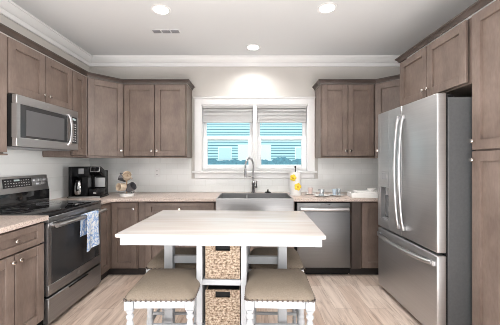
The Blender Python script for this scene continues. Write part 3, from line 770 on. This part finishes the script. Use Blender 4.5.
for s in (-1, 1):
    x = s*0.366
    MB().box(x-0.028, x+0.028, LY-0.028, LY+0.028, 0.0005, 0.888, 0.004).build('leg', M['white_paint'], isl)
    a, b = sorted((s*(UX+0.0005), s*(0.366-0.0285)))
    for z in (0.655,): MB().box(a, b, LY-0.014, LY+0.014, z, z+0.047, 0.002).build('stretcher', M['white_paint'], isl)
# ------------------------------------------------------------------ baskets
def basket(z, lab):
    im = Matrix.Translation((IC.x, IC.y, 0)) @ Matrix.Rotation(IR, 4, 'Z')
    p = im @ Vector((0.006, -0.050, z))
    bk = thing('storage_basket', lab, 'basket', p, IR, 'woven baskets in the island')
    hw, hd, hh = 0.101, 0.235, 0.207
    t = MB(); nx, nz = 100, 92
    def bulge(u, v, du, dv):
        # braided strands: rows of slanted twists
        row = v/0.0125; k = math.floor(row); fr_ = row-k
        ph = (u/0.022 + (fr_ if k % 2 else 1-fr_)*0.9) % 1.0
        return 0.0045*math.sin(PI*fr_)**0.6*(0.45+0.55*abs(math.sin(PI*ph)))
    def front(uu, vv):
        x = -hw+2*hw*uu; zz = hh*vv
        return (x, -hd-bulge(x+1, zz, 0, 0), zz)
    g = bmesh.new(); G = [[None]*(nz+1) for _ in range(nx+1)]
    for i in range(nx+1):
        for j in range(nz+1): G[i][j] = g.verts.new(front(i/nx, j/nz))
    for i in range(nx):
        for j in range(nz):
            x = -hw+2*hw*(i+.5)/nx; zz = hh*(j+.5)/nz
            if abs(x) < 0.046 and hh-0.046 < zz < hh-0.006: continue
            g.faces.new((G[i][j], G[i+1][j], G[i+1][j+1], G[i][j+1]))
    t._add(g, 0)
    # thickness behind, leaving the hand hole open
    t.box(-hw, -0.046, -hd, -hd+0.008, 0.0, hh).box(0.046, hw, -hd, -hd+0.008, 0, hh).box(-0.046, 0.046, -hd, -hd+0.008, 0, hh-0.046).box(-0.046, 0.046, -hd, -hd+0.008, hh-0.005, hh)
    t.box(-hw, -hw+0.008, -hd+0.008, hd, 0, hh, 0.002).box(hw-0.008, hw, -hd+0.008, hd, 0, hh, 0.002).box(-hw, hw, hd-0.008, hd, 0, hh).box(-hw, hw, -hd+0.008, hd-0.008, 0, 0.008)
    t.build('basket_body', M['weave'], bk, sharp=60)
    pts = []
    zc = hh-0.0255
    for x, zz in ((-0.046, zc-0.021), (0.046, zc-0.021), (0.046, zc+0.021), (-0.046, zc+0.021)): pts.append((x, -hd-0.002, zz))
    tt = MB()
    for q in range(4): tt.tube([pts[q], pts[(q+1) % 4]], 0.0035, 8)
    tt.build('handle_rim', M['weave'], bk)
    MB().box(-hw+0.010, hw-0.010, -hd+0.010, hd-0.010, 0.0085, hh-0.003).build('dark_core', M['black_matte'], bk)  # solid black block filling the inside behind the hand slot
basket(0.631, 'woven seagrass basket with a dark hand slot, on the upper island shelf')
basket(0.359, 'woven seagrass basket with a dark hand slot, on the lower island shelf')

# ------------------------------------------------------------------ stools
SW, SD = 0.352, 0.330
stl = thing('counter_stool', 'x', 'stool', (0, 0, 0), 0, 'upholstered stools at the island')
def cushion(t):
    nu, nv = 40, 14
    bm = bmesh.new()
    def ring(f, z, grow=0.0):
        out = []
        for k in range(64):
            a = 2*PI*k/64; c_, s_ = math.cos(a), math.sin(a); e = 0.17
            x = math.copysign(abs(c_)**e, c_)*(SW/2+grow)*f; y = math.copysign(abs(s_)**e, s_)*(SD/2+grow)*f
            out.append((x, y, z))
        return out
    rings = [ring(0.98, 0.5955), ring(1.0, 0.598, 0.004), ring(1.0, 0.606, 0.006), ring(0.985, 0.618, 0.004), ring(0.95, 0.630), ring(0.88, 0.641), ring(0.76, 0.650), ring(0.58, 0.657), ring(0.36, 0.6615), ring(0.14, 0.663)]
    R2 = [[bm.verts.new(p) for p in r] for r in rings]
    for a, b in zip(R2, R2[1:]):
        for k in range(64): bm.faces.new((a[k], a[(k+1) % 64], b[(k+1) % 64], b[k]))
    bm.faces.new(R2[-1]); bm.faces.new(list(reversed(R2[0])))
    t._add(bm, 0)
t = MB(); cushion(t); t.build('seat', M['linen'], stl, sharp=60)
t = MB()
def per(n0, n1, off):
    P = []
    hx, hy = SW/2+off, SD/2+off
    for i in range(n0): P.append((-hx+0.012+(2*hx-0.024)*i/(n0-1), -hy)); P.append((-hx+0.012+(2*hx-0.024)*i/(n0-1), hy))
    for i in range(n1): P.append((-hx, -hy+0.012+(2*hy-0.024)*i/(n1-1))); P.append((hx, -hy+0.012+(2*hy-0.024)*i/(n1-1)))
    return P
for x, y in per(14, 14, 0.004): t.ball((x, y, 0.6005), 0.0068, seg=8)
t.build('nailhead_trim', M['nail'], stl)
t = MB(); hx, hy = SW/2-0.020, SD/2-0.020
t.box(-hx+0.024, hx-0.024, -hy-0.012, -hy+0.008, 0.553, 0.595, 0.0015).box(-hx+0.024, hx-0.024, hy-0.008, hy+0.012, 0.553, 0.595, 0.0015)
t.box(-hx-0.012, -hx+0.008, -hy+0.024, hy-0.024, 0.553, 0.595, 0.0015).box(hx-0.008, hx+0.012, -hy+0.024, hy-0.024, 0.553, 0.595, 0.0015)
t.build('apron', M['white_paint'], stl)
for sx in (-1, 1):
    for sy in (-1, 1):
        lx, ly = sx*(hx-0.0), sy*(hy-0.0); t = MB()
        t.box(lx-0.0225, lx+0.0225, ly-0.0225, ly+0.0225, 0.548, 0.595, 0.002)
        prof = [(0.0, 0.0005), (0.010, 0.0005), (0.014, 0.02), (0.017, 0.06), (0.012, 0.085), (0.016, 0.095), (0.012, 0.105), (0.014, 0.12), (0.020, 0.19)]
        prof += [(0.020, 0.24), (0.016, 0.25), (0.020, 0.262), (0.020, 0.32), (0.015, 0.335), (0.019, 0.348), (0.014, 0.36), (0.017, 0.38), (0.0195, 0.44), (0.017, 0.475), (0.012, 0.490), (0.0195, 0.502), (0.0195, 0.512), (0.012, 0.522), (0.0205, 0.535), (0.0205, 0.542), (0.014, 0.548), (0.0, 0.5485)]
        t.lathe(prof, lx, ly, 0, 18); t.build('leg', M['white_paint'], stl)
for s_ in (-1, 1):
    MB().tube([(-hx+0.02, s_*hy, 0.29), (hx-0.02, s_*hy, 0.29)], 0.010, 10).build('stretcher', M['white_paint'], stl)
    MB().tube([(s_*hx, -hy+0.02, 0.225), (s_*hx, hy-0.02, 0.225)], 0.010, 10).build('stretcher', M['white_paint'], stl)
stl.location = (-0.470, 1.567, 0); stl.rotation_euler = (0, 0, math.radians(0.5)); stl['label'] = 'taupe nailhead stool with turned white legs, front left of the island'
copy_tree(stl, (0.160, 1.565, 0), math.radians(-2), 'taupe nailhead stool with turned white legs, front right of the island')
copy_tree(stl, (-0.515, 1.985, 0), math.radians(180), 'taupe nailhead stool at the far left side of the island, behind another')
copy_tree(stl, (0.184, 1.983, 0), math.radians(178), 'taupe nailhead stool at the far right side of the island, behind another')

# ------------------------------------------------------------------ coffee maker
ZK = ZC+0.0005
cm = thing('coffee_maker', 'black two-way coffee maker with glass carafe in the counter corner', 'coffee maker', (-1.905, 3.235, ZK), math.radians(7)); cm.scale = (0.88, 0.92, 1.04)
t = MB(); t.box(-0.20, 0.20, -0.135, 0.135, 0.0, 0.022, 0.005, seg=2); t.build('base', M['black'], cm)
MB().box(-0.190, 0.19, -0.139, -0.1355, 0.002, 0.018, 0.001).build('base_trim', M['steel_bright'], cm)
t = MB(); t.box(-0.20, -0.160, -0.12, 0.135, 0.0225, 0.345, 0.006, seg=2).box(-0.16, 0.06, 0.02, 0.135, 0.0225, 0.345, 0.004).box(0.06, 0.19, 0.05, 0.135, 0.0225, 0.30, 0.004)
t.box(-0.16, 0.06, -0.13, 0.02, 0.235, 0.345, 0.008, seg=2).box(-0.035, 0.035, -0.115, 0.02, 0.0225, 0.235, 0.003)
t.build('body', M['black'], cm)
cd = MB().box(-0.07, -0.005, -0.134, -0.1305, 0.265, 0.325, 0.001).build('control_display', M['grey_plastic'], cm)
t = MB(); 
hm = Matrix.Translation((0, 0.0, -0.022)) @ R('X', math.radians(-20), (0.13, -0.04, 0.28))
t.box(0.064, 0.20, -0.145, 0.05, 0.262, 0.345, 0.018, seg=3, mtx=hm); t.build('brew_head', M['black'], cm)
t = MB(); t.box(0.074, 0.192, -0.152, -0.1455, 0.272, 0.335, 0.003, mtx=hm); t.build('head_rim', M['steel_bright'], cm)
MB().box(0.086, 0.180, -0.1545, -0.1525, 0.282, 0.325, 0.001, mtx=hm).build('head_screen', M['black_gloss'], cm)
MB().lathe([(0.0, 0), (0.054, 0), (0.062, 0.01), (0.063, 0.09), (0.056, 0.13), (0.046, 0.145), (0.046, 0.15), (0.040, 0.15), (0.0, 0.149)], -0.098, -0.060, 0.030, 28).build('carafe', M['carafe_glass'], cm)
t = MB(); t.lathe([(0.0, 0), (0.047, 0), (0.047, 0.012), (0.0, 0.02)], -0.098, -0.055, 0.182, 24); t.tube([(-0.098, -0.10, 0.185), (-0.098, -0.132, 0.175), (-0.098, -0.134, 0.10), (-0.098, -0.115, 0.075)], 0.008, 8); t.build('carafe_handle', M['black'], cm)
MB().box(0.045, 0.185, 0.035, 0.049, 0.11, 0.262).build('cup_bay', M['steel_bright'], cm)
db = MB().box(0.045, 0.195, -0.12, 0.035, 0.0225, 0.095, 0.006, seg=2).build('drip_box', M['black'], cm)
MB().box(0.105, 0.14, -0.1225, -0.1205, 0.045, 0.062).build('badge', M['button'], cm)
t = MB(); t.tube([(-0.16, 0.14, 0.03), (-0.20, 0.15, 0.008), (-0.23, 0.05, 0.005), (-0.235, -0.08, 0.005)], 0.004, 8); t.build('power_cord', M['black'], cm)

# ------------------------------------------------------------------ mug rack and mugs
mx, my = -1.500, 3.32
mr = thing('mug_tree', 'light wood mug tree on a white base holding stacked mugs', 'mug rack', (mx, my, ZK))
MB().lathe([(0.0, 0), (0.082, 0), (0.082, 0.028), (0.076, 0.032), (0.0, 0.032)], n=32).build('base', M['white_china'], mr)
MB().lathe([(0.0, 0.0325), (0.009, 0.0325), (0.009, 0.275), (0.013, 0.285), (0.008, 0.298), (0.0, 0.30)], n=14).build('post', M['bamboo'], mr)
t = MB()
pegs = []
for z, rot in ((0.225, 0), (0.12, 0.4)):
    for k in range(4):
        a = rot + k*PI/2 + 0.6; pegs.append((a, z))
        t.tube([(0.008*math.cos(a), 0.008*math.sin(a), z), (0.055*math.cos(a), 0.055*math.sin(a), z+0.035)], 0.0045, 8)
t.build('pegs', M['bamboo'], mr)
def mug(x, y, z, tilt_axis, tilt, rz, m, lab, r=0.046, h=0.090):
    g = thing('mug', lab, 'mug', (x, y, z), 0, 'mugs on the mug tree')
    g.rotation_euler = (tilt_axis, tilt, rz)
    MB().lathe([(0.0, -h/2), (r*0.86, -h/2), (r, -h/2+0.01), (r*1.02, h/2), (r*0.93, h/2), (r*0.90, -h/2+0.014), (0.0, -h/2+0.010)], n=28).build('cup', m, g, sharp=50)
    MB().tube([(r*0.97+0.024*math.sin(a), 0, 0.024*math.cos(a)) for a in [i*PI/8 for i in range(9)]], 0.0045, 8).build('handle', m, g)
Z = ZK
mug(mx-0.058, my+0.03, Z+0.222, 0, math.radians(-70), 0.3, M['grey_glaze'], 'charcoal mug hanging at upper left of the mug tree')
mug(mx+0.030, my-0.060, Z+0.245, math.radians(60), math.radians(30), 0.2, M['cream'], 'cream mug hanging at upper front of the mug tree')
mug(mx-0.028, my-0.070, Z+0.115, math.radians(85), 0, -0.4, M['cream'], 'cream mug with its mouth facing out, lower front of the mug tree')
mug(mx+0.052, my-0.015, Z+0.105, math.radians(20), math.radians(62), 0.1, M['grey_glaze'], 'charcoal mug hanging at lower right of the mug tree', 0.050, 0.094)

# ------------------------------------------------------------------ paper towels
px, py = 0.568, 3.42
ph = thing('paper_towel_holder', 'upright paper towel holder with a dark finial, right of the sink', 'holder', (px, py, ZK))
MB().lathe([(0.0, 0), (0.075, 0), (0.075, 0.008), (0.07, 0.012), (0.0, 0.012)], n=32).build('base', M['white_china'], ph)
MB().lathe([(0.0, 0.0125), (0.006, 0.0125), (0.006, 0.335), (0.011, 0.34), (0.011, 0.362), (0.006, 0.366), (0.0, 0.367)], n=16).build('post', M['toe'], ph)
pr = thing('paper_towel_roll', 'white paper towel roll with yellow lemon print, on the holder', 'paper towel', (px, py, ZK+0.013))
MB().lathe([(0.020, 0), (0.072, 0), (0.072, 0.275), (0.020, 0.275), (0.020, 0)], n=40, cap=False).build('roll', M['paper'], pr)
def lemon(an, z, r):
    t = MB()
    for k in range(5):
        a = k*2*PI/5; t.ball((0, 0, 0), 0.5*r, seg=10, sc=(1, 0.22, 1), mtx=Matrix.Rotation(an, 4, 'Z') @ Matrix.Translation((math.cos(a)*r*0.55, -0.0745, z+math.sin(a)*r*0.55)))
    t.ball((0, 0, 0), 0.35*r, seg=10, mi=1, sc=(1, 0.4, 1), mtx=Matrix.Rotation(an, 4, 'Z') @ Matrix.Translation((0, -0.077, z)))
    t.build('flower', [M['yellow'], mat('dark_yellow', (0.70, 0.42, 0.03), 0.6)], pr)
lemon(math.radians(-30), 0.205, 0.042); lemon(math.radians(14), 0.095, 0.046)

# ------------------------------------------------------------------ dishes
def plate(x, y, r, lab):
    p = MB().lathe([(0.0, 0), (r*0.55, 0), (r*0.62, 0.004), (r, 0.014), (r, 0.0165), (r*0.6, 0.007), (0.0, 0.0055)], n=36).build('plate', M['white_china'])
    p.location = (x, y, ZK); tag(p, lab, 'plate', 'small white plates on the counter')
plate(0.855, 3.27, 0.098, 'small round white plate nearer the sink')
plate(1.055, 3.33, 0.090, 'small round white plate nearer the fridge')
plate(0.765, 3.46, 0.070, 'small round white plate nearest the paper towel roll')
def tumbler(x, y, z, m, lab, r=0.034, h=0.085):
    g = MB().lathe([(0.0, 0), (r*0.8, 0), (r, h), (r*0.93, h), (r*0.74, 0.008), (0.0, 0.008)], n=24).build('glass_cup', m, sharp=50)
    g.location = (x, y, z); tag(g, lab, 'cup', 'cups on the small plates')
tumbler(0.855, 3.27, ZK+0.0062, M['clear_glass'], 'clear glass cup on the plate nearer the sink', 0.036, 0.08)
tumbler(1.030, 3.33, ZK+0.0062, M['bluegl'], 'blue cup on the plate nearer the fridge, left one', 0.026, 0.075)
tumbler(1.085, 3.34, ZK+0.0062, M['clear_glass'], 'clear glass on the plate nearer the fridge, right one', 0.026, 0.082)
tumbler(0.765, 3.46, ZK+0.0062, M['pink'], 'pale red cup on the plate beside the paper towels', 0.030, 0.08)
tr = thing('serving_tray', 'white rectangular tray on the counter beside the fridge', 'tray', (1.172, 3.145, ZK), math.radians(-6))
t = MB(); t.box(0, 0.40, 0.0, 0.012, 0, 0.055, 0.003).box(0, 0.40, 0.208, 0.22, 0, 0.055, 0.003).box(0, 0.012, 0.012, 0.208, 0, 0.055, 0.003).box(0.388, 0.40, 0.012, 0.208, 0, 0.055, 0.003).box(0.012, 0.388, 0.012, 0.208, 0, 0.008)
t.build('tray_body', M['white_china'], tr)
nb = MB(); nb.box(-0.15, 0.15, -0.085, 0.085, 0, 0.034, 0.006, seg=2).box(-0.145, 0.145, -0.082, 0.082, 0.0342, 0.060, 0.006, seg=2)
o = nb.build('napkin_stack', M['paper']); o.location = (1.382, 3.233, ZK+0.0085); o.rotation_euler = (0, 0, math.radians(-6)); tag(o, 'folded white napkins lying in the white tray', 'napkins')
o = MB().lathe([(0.0, 0), (0.03, 0), (0.055, 0.03), (0.052, 0.03), (0.028, 0.004), (0.0, 0.004)], n=24).build('dish', M['white_china']); o.location = (1.43, 3.23, ZK+0.069); tag(o, 'tiny white dish on top of the napkins', 'dish')
# outlets on the backsplash
def outlet(x, z, lab):
    o = thing('outlet', lab, 'outlet', (x, YB-0.0085, z), 0, 'white outlets on the backsplash')
    MB().box(-0.035, 0.035, -0.005, -0.0003, -0.057, 0.057, 0.002).build('plate', M['trim'], o)
    for s in (-1, 1):
        t = MB(); t.box(-0.016, 0.016, -0.0075, -0.0052, s*0.024-0.014, s*0.024+0.014, 0.001)
        k = t.build('socket', M['trim'], o)
        q = MB(); q.box(-0.008, -0.005, -0.0080, -0.0076, s*0.024-0.005, s*0.024+0.006).box(0.005, 0.008, -0.0080, -0.0076, s*0.024-0.005, s*0.024+0.006); q.build('slot', M['black_matte'], k)
outlet(-1.265, 1.165, 'white outlet plate on the backsplash left of the window')
